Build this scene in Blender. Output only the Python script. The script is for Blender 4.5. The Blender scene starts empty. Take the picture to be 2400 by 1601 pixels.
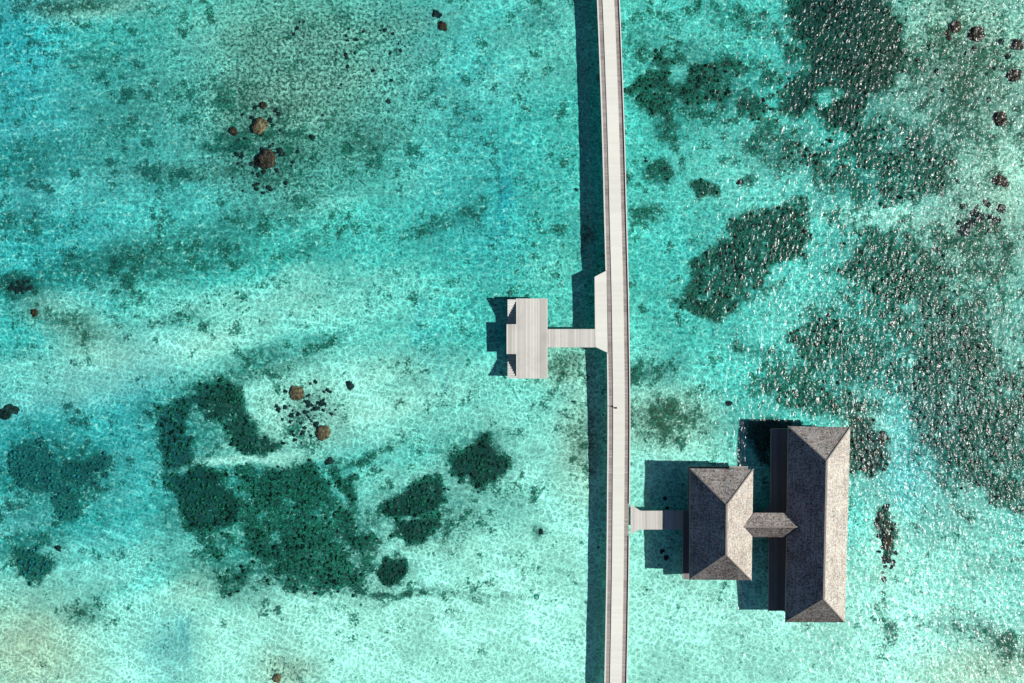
import bpy, math, random
import numpy as np
from mathutils import Vector, noise as mnoise

random.seed(7)
rng = np.random.default_rng(11)
scene = bpy.context.scene
col = scene.collection

# ------------------------------------------------------------------ scale
H = 120.0      # camera height above the lagoon (m)
CY = 3.0       # the camera hangs 3 m north of the middle of the view
S = 0.05       # metres per photo pixel on the water
DZ = 1.0       # level of the decks above the water


def P(px, py, z=0.0):
    k = (H - z) / H
    return ((px - 1200) * S * k, CY + (-(py - 800.5) * S - CY) * k)


# ------------------------------------------------------------------ helpers
def tag(o, label=None, cat=None, group=None, kind=None):
    if label: o['label'] = label
    if cat: o['category'] = cat
    if group: o['group'] = group
    if kind: o['kind'] = kind
    return o


def empty(name, loc, label=None, cat=None, group=None):
    o = bpy.data.objects.new(name, None)
    o.empty_display_size = 0.3
    col.objects.link(o)
    o.location = loc
    return tag(o, label, cat, group)


class MB:
    """collects geometry in WORLD coordinates; build() links it as one mesh object"""
    def __init__(self):
        self.v = []; self.f = []; self.m = []

    def box(self, x0, x1, y0, y1, z0, z1, mi=0):
        self.prism([(x0, y0), (x1, y0), (x1, y1), (x0, y1)], z0, z1, mi)

    def prism(self, pts, z0, z1, mi=0):
        a = sum(pts[i][0] * pts[(i + 1) % len(pts)][1] - pts[(i + 1) % len(pts)][0] * pts[i][1] for i in range(len(pts)))
        if a < 0: pts = pts[::-1]
        n = len(pts); b = len(self.v)
        self.v += [(p[0], p[1], z0) for p in pts] + [(p[0], p[1], z1) for p in pts]
        self.f.append(tuple(b + i for i in reversed(range(n)))); self.m.append(mi)
        self.f.append(tuple(b + n + i for i in range(n))); self.m.append(mi)
        for i in range(n):
            j = (i + 1) % n
            self.f.append((b + i, b + j, b + n + j, b + n + i)); self.m.append(mi)

    def cyl(self, x, y, z0, z1, r0, r1=None, n=12, mi=0):
        r1 = r0 if r1 is None else r1
        b = len(self.v)
        for z, r in ((z0, r0), (z1, r1)):
            self.v += [(x + r * math.cos(2 * math.pi * i / n), y + r * math.sin(2 * math.pi * i / n), z) for i in range(n)]
        for i in range(n):
            j = (i + 1) % n
            self.f.append((b + i, b + j, b + n + j, b + n + i)); self.m.append(mi)
        self.f.append(tuple(b + n + i for i in range(n))); self.m.append(mi)
        self.f.append(tuple(b + i for i in reversed(range(n)))); self.m.append(mi)

    def bar(self, a, c, w, h, mi=0):
        """a bar of width w and height h between two points, its underside on the line"""
        a = Vector(a); c = Vector(c); d = (c - a).normalized()
        s = d.cross(Vector((0, 0, 1))).normalized() * (w / 2); u = s.cross(d).normalized() * h
        b = len(self.v)
        for p in (a, c):
            self.v += [tuple(p - s), tuple(p + s), tuple(p + s + u), tuple(p - s + u)]
        for q in ((0, 1, 5, 4), (1, 2, 6, 5), (2, 3, 7, 6), (3, 0, 4, 7), (3, 2, 1, 0), (4, 5, 6, 7)):
            self.f.append(tuple(b + i for i in q)); self.m.append(mi)

    def face(self, pts, mi=0):
        b = len(self.v)
        self.v += [tuple(p) for p in pts]
        self.f.append(tuple(range(b, b + len(pts)))); self.m.append(mi)

    def build(self, name, mats, parent=None, smooth=False):
        if not isinstance(mats, (list, tuple)): mats = [mats]
        off = parent_loc(parent)
        me = bpy.data.meshes.new(name)
        me.from_pydata([(x - off[0], y - off[1], z - off[2]) for x, y, z in self.v], [], self.f)
        for m in mats: me.materials.append(m)
        for p, mi in zip(me.polygons, self.m):
            p.material_index = mi; p.use_smooth = smooth
        me.update()
        o = bpy.data.objects.new(name, me)
        col.objects.link(o)
        if parent: o.parent = parent
        return o


def parent_loc(p):
    v = Vector((0, 0, 0))
    while p is not None:
        v += p.location; p = p.parent
    return v


# ------------------------------------------------------------------ node helpers
class NT:
    def __init__(self, name):
        self.mat = bpy.data.materials.new(name)
        self.mat.use_nodes = True
        self.t = self.mat.node_tree
        self.t.nodes.clear()
        self.out = self.n('ShaderNodeOutputMaterial')

    def n(self, typ, **kw):
        nd = self.t.nodes.new(typ)
        for k, v in kw.items(): setattr(nd, k, v)
        return nd

    def l(self, a, b): self.t.links.new(a, b)

    def put(self, sock, v):
        if isinstance(v, bpy.types.NodeSocket): self.l(v, sock)
        elif v is not None: sock.default_value = v

    def math(self, op, a, b=None, c=None, clamp=False):
        nd = self.n('ShaderNodeMath', operation=op, use_clamp=clamp)
        for i, v in enumerate((a, b, c)):
            if v is not None: self.put(nd.inputs[i], v)
        return nd.outputs[0]

    def mix(self, f, a, b, mode='MIX'):
        nd = self.n('ShaderNodeMix', data_type='RGBA', blend_type=mode)
        self.put(nd.inputs[0], f)
        for i, v in ((6, a), (7, b)):
            if not isinstance(v, bpy.types.NodeSocket) and len(v) == 3: v = (*v, 1)
            self.put(nd.inputs[i], v)
        return nd.outputs[2]

    def rng(self, v, a, b, c, d, smooth=False):
        nd = self.n('ShaderNodeMapRange')
        if smooth: nd.interpolation_type = 'SMOOTHSTEP'
        self.put(nd.inputs[0], v)
        for i, q in enumerate((a, b, c, d)): nd.inputs[i + 1].default_value = q
        return nd.outputs[0]

    def coord(self, scale=(1, 1, 1), rot=0.0, kind='Object'):
        tc = self.n('ShaderNodeTexCoord')
        mp = self.n('ShaderNodeMapping')
        mp.inputs['Scale'].default_value = scale
        mp.inputs['Rotation'].default_value = (0, 0, rot)
        self.l(tc.outputs[kind], mp.inputs[0])
        return mp.outputs[0]

    def noise(self, vec, scale, detail=2, rough=0.5, dist=0.0):
        nd = self.n('ShaderNodeTexNoise')
        self.l(vec, nd.inputs['Vector'])
        nd.inputs['Scale'].default_value = scale
        nd.inputs['Detail'].default_value = detail
        nd.inputs['Roughness'].default_value = rough
        nd.inputs['Distortion'].default_value = dist
        return nd

    def vor(self, vec, scale, feature='F1'):
        nd = self.n('ShaderNodeTexVoronoi', feature=feature)
        self.l(vec, nd.inputs['Vector'])
        nd.inputs['Scale'].default_value = scale
        return nd

    def bump(self, h, dist, strength=1.0):
        nd = self.n('ShaderNodeBump')
        nd.inputs['Strength'].default_value = strength
        nd.inputs['Distance'].default_value = dist
        self.l(h, nd.inputs['Height'])
        return nd.outputs[0]

    def bsdf(self, color, rough=0.8, normal=None, spec=0.3):
        b = self.n('ShaderNodeBsdfPrincipled')
        self.put(b.inputs['Base Color'], color if isinstance(color, bpy.types.NodeSocket) else (*color, 1))
        self.put(b.inputs['Roughness'], rough)
        b.inputs['Specular IOR Level'].default_value = spec
        if normal is not None: self.l(normal, b.inputs['Normal'])
        self.l(b.outputs[0], self.out.inputs[0])
        return self.mat


def wood(name, c1, c2, axis='x', pitch=0.15, gap=0.08, rough=0.8, stain=0.35):
    """boards: every board its own tone, a dark joint between two boards, stains over several"""
    t = NT(name)
    tc = t.n('ShaderNodeNewGeometry')
    sp = t.n('ShaderNodeSeparateXYZ'); t.l(tc.outputs['Position'], sp.inputs[0])
    u = sp.outputs['X' if axis == 'x' else 'Y']
    q = t.math('DIVIDE', u, pitch)
    wn = t.n('ShaderNodeTexWhiteNoise', noise_dimensions='1D')
    t.l(t.math('FLOOR', q), wn.inputs['W'])
    wn2 = t.n('ShaderNodeTexWhiteNoise', noise_dimensions='1D')
    t.l(t.math('FLOOR', t.math('DIVIDE', u, pitch * 5)), wn2.inputs['W'])
    mp = t.n('ShaderNodeMapping'); t.l(tc.outputs['Position'], mp.inputs[0])
    mp.inputs['Scale'].default_value = (6, .6, 1) if axis == 'x' else (.6, 6, 1)
    gr = t.noise(mp.outputs[0], 2.0, 4, .6).outputs['Fac']
    mp2 = t.n('ShaderNodeMapping'); t.l(tc.outputs['Position'], mp2.inputs[0])
    st = t.noise(mp2.outputs[0], .45, 4, .6).outputs['Fac']
    f = t.math('ADD', t.math('MULTIPLY', wn.outputs[0], .45), t.math('MULTIPLY', wn2.outputs[0], .3))
    f = t.math('ADD', f, t.math('MULTIPLY', gr, .35), clamp=True)
    c = t.mix(f, c1, c2)
    c = t.mix(t.math('MULTIPLY', t.rng(st, .5, .72, 0, 1, True), stain), c, tuple(x * .45 for x in c1))
    fr = t.math('FRACT', q)
    j = t.math('LESS_THAN', fr, gap)
    c = t.mix(j, c, tuple(x * .25 for x in c1))
    return t.bsdf(c, rough, t.bump(t.math('ADD', gr, t.math('MULTIPLY', j, -2)), .01), .25)


def plain(name, c, var=.15, rough=.8, scale=3.0):
    t = NT(name)
    v = t.coord(kind='Object')
    n1 = t.noise(v, scale, 5, .6).outputs['Fac']
    n2 = t.noise(v, scale * .15, 3, .6).outputs['Fac']
    f = t.math('ADD', t.math('MULTIPLY', n1, .6), t.math('MULTIPLY', n2, .6), clamp=True)
    cc = t.mix(f, tuple(x * (1 - var * 1.6) for x in c), tuple(min(1, x * (1 + var)) for x in c))
    return t.bsdf(cc, rough, t.bump(n1, .01), .25)


def slab(name, c):
    """pale smooth boards: faint joints across the walk and slow changes of tone"""
    t = NT(name)
    g = t.n('ShaderNodeNewGeometry')
    sp = t.n('ShaderNodeSeparateXYZ'); t.l(g.outputs['Position'], sp.inputs[0])
    wn = t.n('ShaderNodeTexWhiteNoise', noise_dimensions='1D')
    t.l(t.math('FLOOR', t.math('DIVIDE', t.math('ADD', sp.outputs['Y'], 1.3), 4.1)), wn.inputs['W'])
    wn2 = t.n('ShaderNodeTexWhiteNoise', noise_dimensions='1D')
    t.l(t.math('FLOOR', t.math('DIVIDE', sp.outputs['Y'], .29)), wn2.inputs['W'])
    mp = t.n('ShaderNodeMapping'); t.l(g.outputs['Position'], mp.inputs[0])
    n1 = t.noise(mp.outputs[0], 1.3, 6, .65).outputs['Fac']
    f = t.math('ADD', t.math('MULTIPLY', wn.outputs[0], .3), t.math('MULTIPLY', wn2.outputs[0], .25))
    f = t.math('ADD', f, t.math('MULTIPLY', n1, .5), clamp=True)
    cc = t.mix(f, tuple(x * .86 for x in c), tuple(x * 1.06 for x in c))
    return t.bsdf(cc, .75, t.bump(n1, .004), .2)


def thatch(name, c_dark, c_light, thr=.5, axis='x'):
    """weathered shingle and thatch: speckle, courses along the eaves, streaks down the slope, lichen patches"""
    t = NT(name)
    g = t.n('ShaderNodeNewGeometry')
    def mp(s):
        m = t.n('ShaderNodeMapping'); t.l(g.outputs['Position'], m.inputs[0]); m.inputs['Scale'].default_value = s
        return m.outputs[0]
    sp = t.noise(mp((1, 1, 1)), 5.2, 3, .8).outputs['Fac']
    sp2 = t.noise(mp((1, 1, 1)), 2.3, 4, .7).outputs['Fac']
    big = t.noise(mp((1, 1, 1)), .45, 4, .6).outputs['Fac']
    st = t.noise(mp((.8, 7, 1) if axis == 'x' else (7, .8, 1)), 1.4, 3, .6).outputs['Fac']
    along = t.noise(mp((6, .5, 6) if axis == 'x' else (.5, 6, 6)), 1.0, 3, .6).outputs['Fac']
    f = t.math('ADD', t.rng(sp, .35, .65, 0, 1), t.math('MULTIPLY', t.math('SUBTRACT', big, .5), 1.0))
    f = t.math('ADD', f, t.math('MULTIPLY', t.math('SUBTRACT', st, .5), 1.0))
    f = t.math('ADD', f, t.math('MULTIPLY', t.math('SUBTRACT', along, .5), .9))
    f = t.math('ADD', f, t.math('MULTIPLY', t.math('SUBTRACT', sp2, .5), .6))
    f = t.math('ADD', f, .5 - thr, clamp=True)
    c = t.mix(f, c_dark, c_light)
    hue = t.noise(mp((1, 1, 1)), 3.1, 2, .6).outputs['Fac']
    c = t.mix(t.rng(hue, .52, .68, 0, .45, True), c, (c_light[0] * .75, c_light[1] * .5, c_light[2] * .36))
    c = t.mix(t.rng(hue, .46, .32, 0, .4, True), c, (c_light[0] * .55, c_light[1] * .66, c_light[2] * .8))
    return t.bsdf(c, .95, t.bump(t.math('ADD', sp, t.math('MULTIPLY', along, .8)), .06), .1)


# ------------------------------------------------------------------ fields over the seabed
def lattice_noise(x, y, cell, seed):
    r = np.random.default_rng(seed)
    n = 256
    g = r.random((n, n))
    u = x / cell + 1000.37; v = y / cell + 1000.71
    i = np.floor(u).astype(int); j = np.floor(v).astype(int)
    fu = u - i; fv = v - j
    fu = fu * fu * (3 - 2 * fu); fv = fv * fv * (3 - 2 * fv)
    a = g[i % n, j % n]; b = g[(i + 1) % n, j % n]; c = g[i % n, (j + 1) % n]; d = g[(i + 1) % n, (j + 1) % n]
    return (a * (1 - fu) + b * fu) * (1 - fv) + (c * (1 - fu) + d * fu) * fv


def fbm(x, y, cell, octs=4, seed=1, gain=.55):
    s = 0; a = 1; tot = 0
    for k in range(octs):
        s = s + a * lattice_noise(x, y, cell / 2 ** k, seed + k * 17); tot += a; a *= gain
    return s / tot


# every patch is given in photo coordinates at 2351 px width
D = 1.0208


def poly_sdf(pts, X, Y):
    """signed distance, positive inside, in photo pixels"""
    dmin = np.full(X.shape, 1e9); ins = np.zeros(X.shape, bool)
    n = len(pts)
    for i in range(n):
        x0, y0 = pts[i]; x1, y1 = pts[(i + 1) % n]
        dx, dy = x1 - x0, y1 - y0
        tt = np.clip(((X - x0) * dx + (Y - y0) * dy) / (dx * dx + dy * dy), 0, 1)
        dmin = np.minimum(dmin, np.hypot(X - x0 - tt * dx, Y - y0 - tt * dy))
        c = ((y0 > Y) != (y1 > Y)) & (X < (x1 - x0) * (Y - y0) / (y1 - y0 + 1e-9) + x0)
        ins ^= c
    return np.where(ins, dmin, -dmin)


def ell_sdf(cx, cy, rx, ry, rot, X, Y):
    a = math.radians(rot)
    dx = (X - cx) * math.cos(a) + (Y - cy) * math.sin(a)
    dy = -(X - cx) * math.sin(a) + (Y - cy) * math.cos(a)
    return (1 - np.hypot(dx / rx, dy / ry)) * min(rx, ry)


# name, shape, strength, softness(px), lumps?, label
SEAWEED = [
    ('ring', [(333, 961), (392, 916), (460, 890), (508, 884), (552, 897), (566, 940), (572, 967), (620, 1001), (655, 1039), (604, 1054), (549, 1048), (521, 1012), (503, 968), (446, 946), (425, 985), (418, 1012), (364, 1022)], .86, 16,
     'dark seaweed bed curling round a pale sand hollow, left of two tan coral heads'),
    ('stem', [(347, 1010), (371, 1090), (398, 1131), (433, 1207), (528, 1207), (552, 1145), (501, 1097), (446, 1072), (430, 1040), (450, 1005), (400, 990)], .95, 14,
     'dense dark seaweed bed just below the one that curls round a sand hollow'),
    ('field', [(549, 1077), (658, 1070), (754, 1077), (818, 1104), (826, 1186), (864, 1227), (872, 1282), (852, 1343), (823, 1369), (686, 1373), (640, 1346), (575, 1300), (535, 1200)], .76, 22,
     'widest seaweed bed, thin and mottled green, low in the left half'),
    ('four', [(865, 1165), (890, 1130), (950, 1105), (1010, 1098), (1022, 1150), (1000, 1172), (965, 1192), (880, 1195)], .95, 12,
     'very dark seaweed bed with a near black heart, right of the wide mottled bed'),
    ('five', [(915, 1202), (1005, 1192), (1010, 1215), (975, 1258), (935, 1255), (905, 1232)], .88, 11,
     'small dark seaweed bed between the near black bed and a tiny oval one'),
    ('oval', (903, 1308, 34, 24, -8), 1.15, 6,
     'tiny solid oval seaweed bed at the lower tip of the mottled field'),
    ('star', [(1030, 1062), (1075, 1022), (1118, 1000), (1152, 1040), (1175, 1082), (1142, 1105), (1110, 1130), (1070, 1112), (1040, 1092)], .88, 13,
     'star shaped dark seaweed bed nearest to the left side of the boardwalk'),
    ('bluea', [(10, 1000), (80, 1010), (150, 1050), (240, 1035), (262, 1080), (205, 1125), (172, 1200), (130, 1190), (90, 1150), (40, 1130), (20, 1060)], .76, 26,
     'blurred blue green seaweed bed by the left edge, larger of the pair there'),
    ('blueb', [(18, 1265), (60, 1255), (112, 1272), (125, 1300), (85, 1342), (30, 1322)], .72, 16,
     'blurred blue green seaweed bed by the left edge, smaller of the pair there'),
    ('spray', [(445, 1190), (530, 1215), (548, 1262), (490, 1285), (450, 1235)], .58, 16,
     'sparse seaweed bed under the dense stem of weed, on pale sand'),
    ('spray2', [(470, 1300), (560, 1295), (572, 1360), (490, 1395)], .5, 18,
     'sparse seaweed bed at the lower left fringe of the mottled field'),
    ('crown', [(1490, 160), (1522, 110), (1560, 165), (1600, 150), (1640, 135), (1668, 102), (1697, 150), (1680, 205), (1640, 235), (1600, 240), (1562, 215), (1545, 262), (1510, 282), (1480, 245), (1450, 210)], .74, 14,
     'crown shaped seaweed bed right of the top of the boardwalk'),
    ('knot', [(1680, 220), (1715, 203), (1748, 225), (1752, 250), (1715, 275), (1688, 258)], .82, 11,
     'small knot of seaweed between the crown shaped bed and the great dark mass'),
    ('mass', [(1795, 10), (1860, -30), (2030, -30), (2080, 40), (2085, 120), (2055, 200), (1990, 250), (1970, 310), (1905, 290), (1862, 245), (1820, 262), (1780, 250), (1800, 190), (1858, 150), (1850, 100), (1812, 72)], .92, 22,
     'great dark green seaweed mass at the top right, glinting in the sun'),
    ('tail', [(1960, 280), (2010, 272), (2040, 315), (2130, 345), (2200, 385), (2190, 430), (2100, 470), (2040, 450), (1960, 380), (1810, 365), (1840, 335), (1940, 330)], .68, 24,
     'ragged tail of seaweed below the great dark mass at the top right'),
    ('arrow', [(1680, 505), (1740, 482), (1800, 470), (1850, 480), (1862, 530), (1830, 580), (1780, 602), (1760, 640), (1720, 700), (1650, 738), (1600, 720), (1565, 690), (1605, 640), (1592, 605), (1640, 572), (1682, 550)], .78, 14,
     'long slanting dark seaweed bed alone on sand right of the boardwalk middle'),
    ('sparkle', [(1990, 530), (2080, 520), (2160, 560), (2205, 640), (2185, 720), (2110, 745), (2040, 705), (1960, 655), (1915, 620), (1950, 580)], .72, 28,
     'seaweed bed under the thick sun glitter right of the long slanting bed'),
    ('clump', (1515, 395, 38, 24, 10), .72, 10, 'small round seaweed clump right of the boardwalk, left of its twin'),
    ('clump2', (1618, 433, 33, 22, 20), .8, 9, 'small round seaweed clump just above the long slanting bed'),
    ('bush', (1890, 790, 62, 50, 15), .68, 18, 'round seaweed bed above the larger thatched roof'),
    ('bush2', (2040, 840, 52, 36, 15), .64, 18, 'round seaweed bed in glitter above and right of the larger roof'),
    ('bank', (1925, 922, 115, 30, 8), .72, 16, 'long seaweed bank touching the shadow at the top of the larger roof'),
    ('corner', [(1955, 960), (2010, 965), (2050, 1010), (2045, 1060), (2005, 1085), (1955, 1095)], .85, 13,
     'dark seaweed bed pressed against the upper right corner of the larger roof'),
    ('depth', [(2080, 895), (2140, 790), (2260, 760), (2330, 830), (2380, 1000), (2380, 1195), (2290, 1165), (2190, 1080), (2110, 1000)], .74, 34,
     'broad dark bed at the right edge almost white with sun glitter'),
    ('strand', [(2025, 1170), (2045, 1165), (2050, 1205), (2060, 1225), (2050, 1255), (2040, 1290), (2028, 1288), (2026, 1240), (2018, 1200)], .95, 7,
     'thin upright strand of brown weed right of the larger roof'),
    ('shade', [(1722, 968), (1840, 968), (1830, 1010), (1790, 1030), (1765, 1060), (1735, 1030)], .85, 12,
     'seaweed bed lying in the shadow above the larger hut'),
]
# softer stains that stay in the colour of the bed
STAIN = [
    (420, 390, 200, 24, 0, .52), (545, 325, 45, 50, 0, .62), (605, 415, 34, 22, 0, .6), (620, 400, 90, 50, 0, .42),
    (400, 615, 230, 34, -14, .48), (330, 640, 90, 26, -10, .5), (150, 740, 95, 38, 28, .5), (400, 725, 62, 14, -20, .46),
    (1070, 482, 60, 20, -25, .5), (1000, 510, 80, 22, -20, .4), (700, 555, 110, 30, -30, .38), (190, 8, 130, 22, 0, .62), (200, 135, 75, 45, 0, .5),
    (35, 660, 44, 26, 0, .75), (45, 500, 70, 60, 20, .5), (560, 868, 160, 18, -14, .55), (730, 800, 120, 16, -30, .42),
    (900, 1367, 120, 5, 1, .6), (1090, 1372, 110, 12, 2, .42), (40, 1222, 40, 26, 0, .48), (20, 945, 30, 19, 0, .0),
    (1535, 300, 45, 34, 0, .55), (1735, 415, 12, 15, 0, .6), (1490, 487, 50, 27, 0, .5), (1550, 320, 20, 25, 0, .6),
    (1530, 965, 95, 55, 0, .5), (1340, 1000, 40, 75, 0, .4), (1500, 850, 70, 26, 0, .5), (1290, 840, 55, 32, 0, .42),
    (1755, 825, 60, 16, 25, .48), (2250, 520, 60, 25, 0, .6), (2040, 1432, 18, 60, 5, .42), (2290, 1470, 90, 24, 35, .45),
    (620, 1190, 270, 150, 20, .52), (440, 1010, 130, 110, -20, .52), (600, 1010, 70, 50, 30, .5), (960, 1170, 120, 90, -10, .5), (1090, 1070, 95, 75, 0, .5), (540, 1330, 110, 60, 0, .5),
    (2200, 260, 170, 200, 0, .45), (2150, 690, 230, 180, 20, .55), (2280, 620, 90, 120, 0, .5), (1990, 790, 150, 110, 0, .5), (2260, 950, 150, 170, 0, .62),
    (1850, 870, 100, 60, 0, .5), (1800, 330, 120, 70, 0, .48), (1640, 190, 170, 120, 0, .46), (120, 1100, 170, 130, 0, .5), (60, 1250, 90, 70, 0, .45),
    (320, 600, 320, 70, -14, .48), (620, 490, 260, 60, -22, .40), (300, 230, 280, 230, 0, .34), (690, 1230, 230, 140, 20, .55), (560, 330, 230, 90, 0, .42), (1150, 430, 8, 80, 8, .4),
    (2100, 330, 200, 90, 20, .5), (1900, 480, 160, 40, 10, .3), (60, 400, 120, 260, 0, .36), (1000, 1200, 120, 90, -20, .4),
    (2180, 1440, 90, 14, 10, .38), (1690, 30, 120, 40, 20, .48), (1820, 120, 40, 60, 0, .5), (1470, 90, 60, 90, 0, .4), (1240, 30, 60, 40, 0, .4),
    (850, 330, 120, 120, 20, .36), (560, 220, 120, 60, 0, .45), (700, 950, 60, 70, 0, .42), (755, 1065, 30, 22, 0, .45),
    (1190, 1150, 60, 45, 0, .36), (1240, 1225, 10, 12, 0, .55), (200, 1420, 60, 30, 0, .36), (600, 1400, 90, 30, 0, .34), (1960, 400, 120, 70, 20, .5),
    (2230, 560, 60, 30, 30, .5), (2290, 410, 40, 20, 0, .5), (590, 830, 70, 30, -10, .45), (850, 1200, 60, 60, 0, .4),
    (830, 1055, 70, 6, -25, .55), (2160, 600, 90, 70, 30, .45), (1200, 300, 40, 160, 10, .26), (640, 1180, 140, 70, 10, .3),
]
RUBBLE = [(700, 110, 250, 150, 15, .85), (560, 230, 160, 90, 0, .8), (900, 40, 140, 60, 0, .6), (2230, 110, 190, 170, 0, .9), (700, 960, 90, 90, 0, .75),
          (1540, 960, 100, 60, 0, .7), (1340, 1010, 50, 90, 0, .6), (60, 1480, 150, 100, 30, .35), (650, 1540, 70, 50, 0, .7), (1300, 840, 80, 60, 0, .6),
          (1600, 1370, 110, 40, 10, .4), (300, 350, 200, 200, 0, .3), (620, 380, 150, 90, 0, .8), (2250, 500, 120, 120, 0, .7), (850, 300, 200, 150, 0, .4), (2280, 1480, 120, 60, 20, .6)]
DEEP = [(60, 1010, 300, 150, -10, .9), (20, 100, 110, 320, 0, 1.0), (60, 560, 150, 200, 0, .6), (390, 1490, 60, 70, 0, .6), (1158, 440, 14, 80, 6, 1.0), (1130, 470, 60, 120, 0, .35),
        (120, 250, 260, 260, 0, .5), (2090, 1060, 110, 110, 30, .7), (300, 420, 300, 200, 0, .45), (1010, 850, 16, 80, 0, .3), (1050, 250, 170, 330, 0, .4), (420, 1460, 10, 60, -10, .6),
        (330, 1000, 110, 190, 0, .5), (2200, 950, 150, 200, 0, .5), (2180, 330, 170, 130, 0, .3), (180, 1230, 200, 120, 0, .4), (960, 750, 14, 60, 0, .3)]
PALE = [(1000, 1560, 1000, 230, 0, 1.0), (1600, 1500, 600, 160, 0, .7), (350, 830, 330, 80, -12, .75), (700, 930, 260, 80, -10, .6), (2050, 500, 130, 22, 5, .7), (1700, 1470, 360, 170, 0, .45), (1400, 1050, 110, 220, 0, .65),
        (1560, 1070, 140, 60, 0, .7), (1250, 1200, 170, 220, 0, .6), (560, 1062, 150, 12, -3, .9), (620, 690, 260, 60, -10, .35), (1050, 1000, 220, 160, 0, .35), (2100, 1350, 180, 220, 0, .4),
        (1250, 100, 130, 110, 0, .2), (1780, 380, 160, 100, 0, .15), (870, 900, 160, 80, 0, .5), (1500, 930, 110, 80, 0, .4), (980, 1290, 200, 110, 0, .5), (2200, 500, 200, 100, 0, .3), (2330, 400, 150, 200, 0, .3)]
OLIVE = [(50, 1500, 130, 110, 30, 1.0), (655, 1550, 60, 45, 0, .7), (2290, 1545, 170, 60, -8, .8), (700, 110, 200, 120, 15, .3), (1540, 965, 100, 60, 0, .7), (150, 745, 100, 45, 28, .5), (1335, 1020, 50, 110, 0, .55),
         (2230, 120, 190, 190, 0, .75), (2260, 800, 140, 350, 0, .5), (2300, 400, 120, 150, 0, .5), (1290, 840, 60, 40, 0, .6), (430, 1350, 50, 50, 0, .25), (2040, 1230, 30, 90, 0, .4), (190, 10, 140, 30, 0, .4), (640, 240, 110, 60, 0, .4), (1990, 1010, 60, 90, 0, .5)]
OVAL_HOLES = [(520, 1066, 130, 8, -4), (760, 1120, 8, 60, -40), (1560, 170, 18, 20, 0), (1900, 215, 30, 22, 0), (2100, 700, 20, 12, 0)]


def soft(sd, w):
    t = np.clip(sd / w * .5 + .5, 0, 1)
    return t * t * (3 - 2 * t)


def fields(x, y):
    """x, y metres on the water plane -> dict of fields"""
    X = (x / S + 1200) / D; Y = (800.5 - y / S) / D
    wob = 22
    Xw = X + (fbm(x, y, 3.2, 4, 5) - .5) * 2 * wob; Yw = Y + (fbm(x, y, 3.2, 4, 55) - .5) * 2 * wob
    out = {}
    alg = np.zeros_like(X); per = []
    for s in SEAWEED:
        sd = ell_sdf(*s[1], Xw, Yw) if isinstance(s[1], tuple) else poly_sdf(s[1], Xw, Yw)
        a = 1.14 * s[2] * soft(sd + 3, s[3] * 1.4); per.append(a); alg = np.maximum(alg, a)
    strong = alg.copy()
    side = np.clip((X - 1250) / 200, 0, 1)
    for c in STAIN:
        sd = ell_sdf(*c[:5], Xw, Yw); m = min(c[2], c[3])
        st_ = 1.38 * c[5] * soft(sd + 4, m * 1.0 + 10)
        alg = np.maximum(alg, st_); strong = np.maximum(strong, st_ * (.66 + .34 * side))
    for c in OVAL_HOLES:
        hl = 1 - .75 * soft(ell_sdf(*c, Xw, Yw), 12)
        alg = alg * hl; strong = strong * hl
    base = .2 * fbm(x, y, 9, 4, 91) + .12 * np.clip(1 - Y / 1500, 0, 1) - .10 * np.clip((Y - 1250) / 200, 0, 1)
    # long slanting streaks the current has combed over the lee side
    ca14, sa14 = math.cos(math.radians(13)), math.sin(math.radians(13))
    su = x * ca14 + y * sa14; sv_ = -x * sa14 + y * ca14
    sv_ = sv_ + 3.0 * (fbm(x, y, 22, 2, 201) - .5)
    stk = fbm(su * .12, sv_, 2.6, 4, 211)
    lee = np.clip((1350 - X) / 500, 0, 1)
    alg = np.maximum(alg, base)
    alg = alg + lee * .55 * (stk - .5) * (alg < .7)
    for nm, lst in (('rubble', RUBBLE), ('deep', DEEP), ('pale', PALE), ('olive', OLIVE)):
        f = np.zeros_like(X)
        for c in lst:
            m = min(c[2], c[3])
            f = 1 - (1 - f) * (1 - c[5] * soft(ell_sdf(*c[:5], Xw, Yw), m * 1.0))
        out[nm] = f
    out['pale'] = np.clip(out['pale'] + .35 * (fbm(x, y, 7, 4, 33) - .5) + .16 * np.clip(Y / 1568, 0, 1.2) ** 2 + lee * .9 * (.5 - stk), 0, 1)
    out['deep'] = np.clip(out['deep'] + .3 * (fbm(x, y, 8, 3, 43) - .5), 0, 1)
    n = .6 * fbm(x, y, 1.6, 4, 71) + .4 * fbm(x, y, .7, 2, 77)
    out['algae'] = alg
    n2 = fbm(x, y, 4.0, 3, 171)
    strong = np.maximum(strong, base)
    out['weed'] = strong + (n - .5) * 2.0 + (n2 - .5) * .4 * (alg > .22)
    out['per'] = per
    return out


def bed_z(x, y):
    Y = 800.5 - y / S
    z = np.interp(Y, [-800, 0, 300, 540, 900, 1140, 1601, 2600], [-1.2, -.95, -1.0, -1.15, -.85, -.58, -.6, -.5])
    return z


# ------------------------------------------------------------------ materials
SAND_MID = (.085, .56, .48)
SAND_PALE = (.47, .91, .75)
SAND_DEEP = (.018, .39, .45)
SAND_OLIVE = (.58, .66, .44)
WEED_LIT = (.012, .14, .082)
WEED_DARK = (.003, .024, .02)

t = NT('seabed_sand')
g = t.n('ShaderNodeNewGeometry')


def mpv(sc, rot=0):
    m = t.n('ShaderNodeMapping'); t.l(g.outputs['Position'], m.inputs[0])
    m.inputs['Scale'].default_value = (*sc, 0.0); m.inputs['Rotation'].default_value = (0, 0, rot)
    return m.outputs[0]


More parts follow.
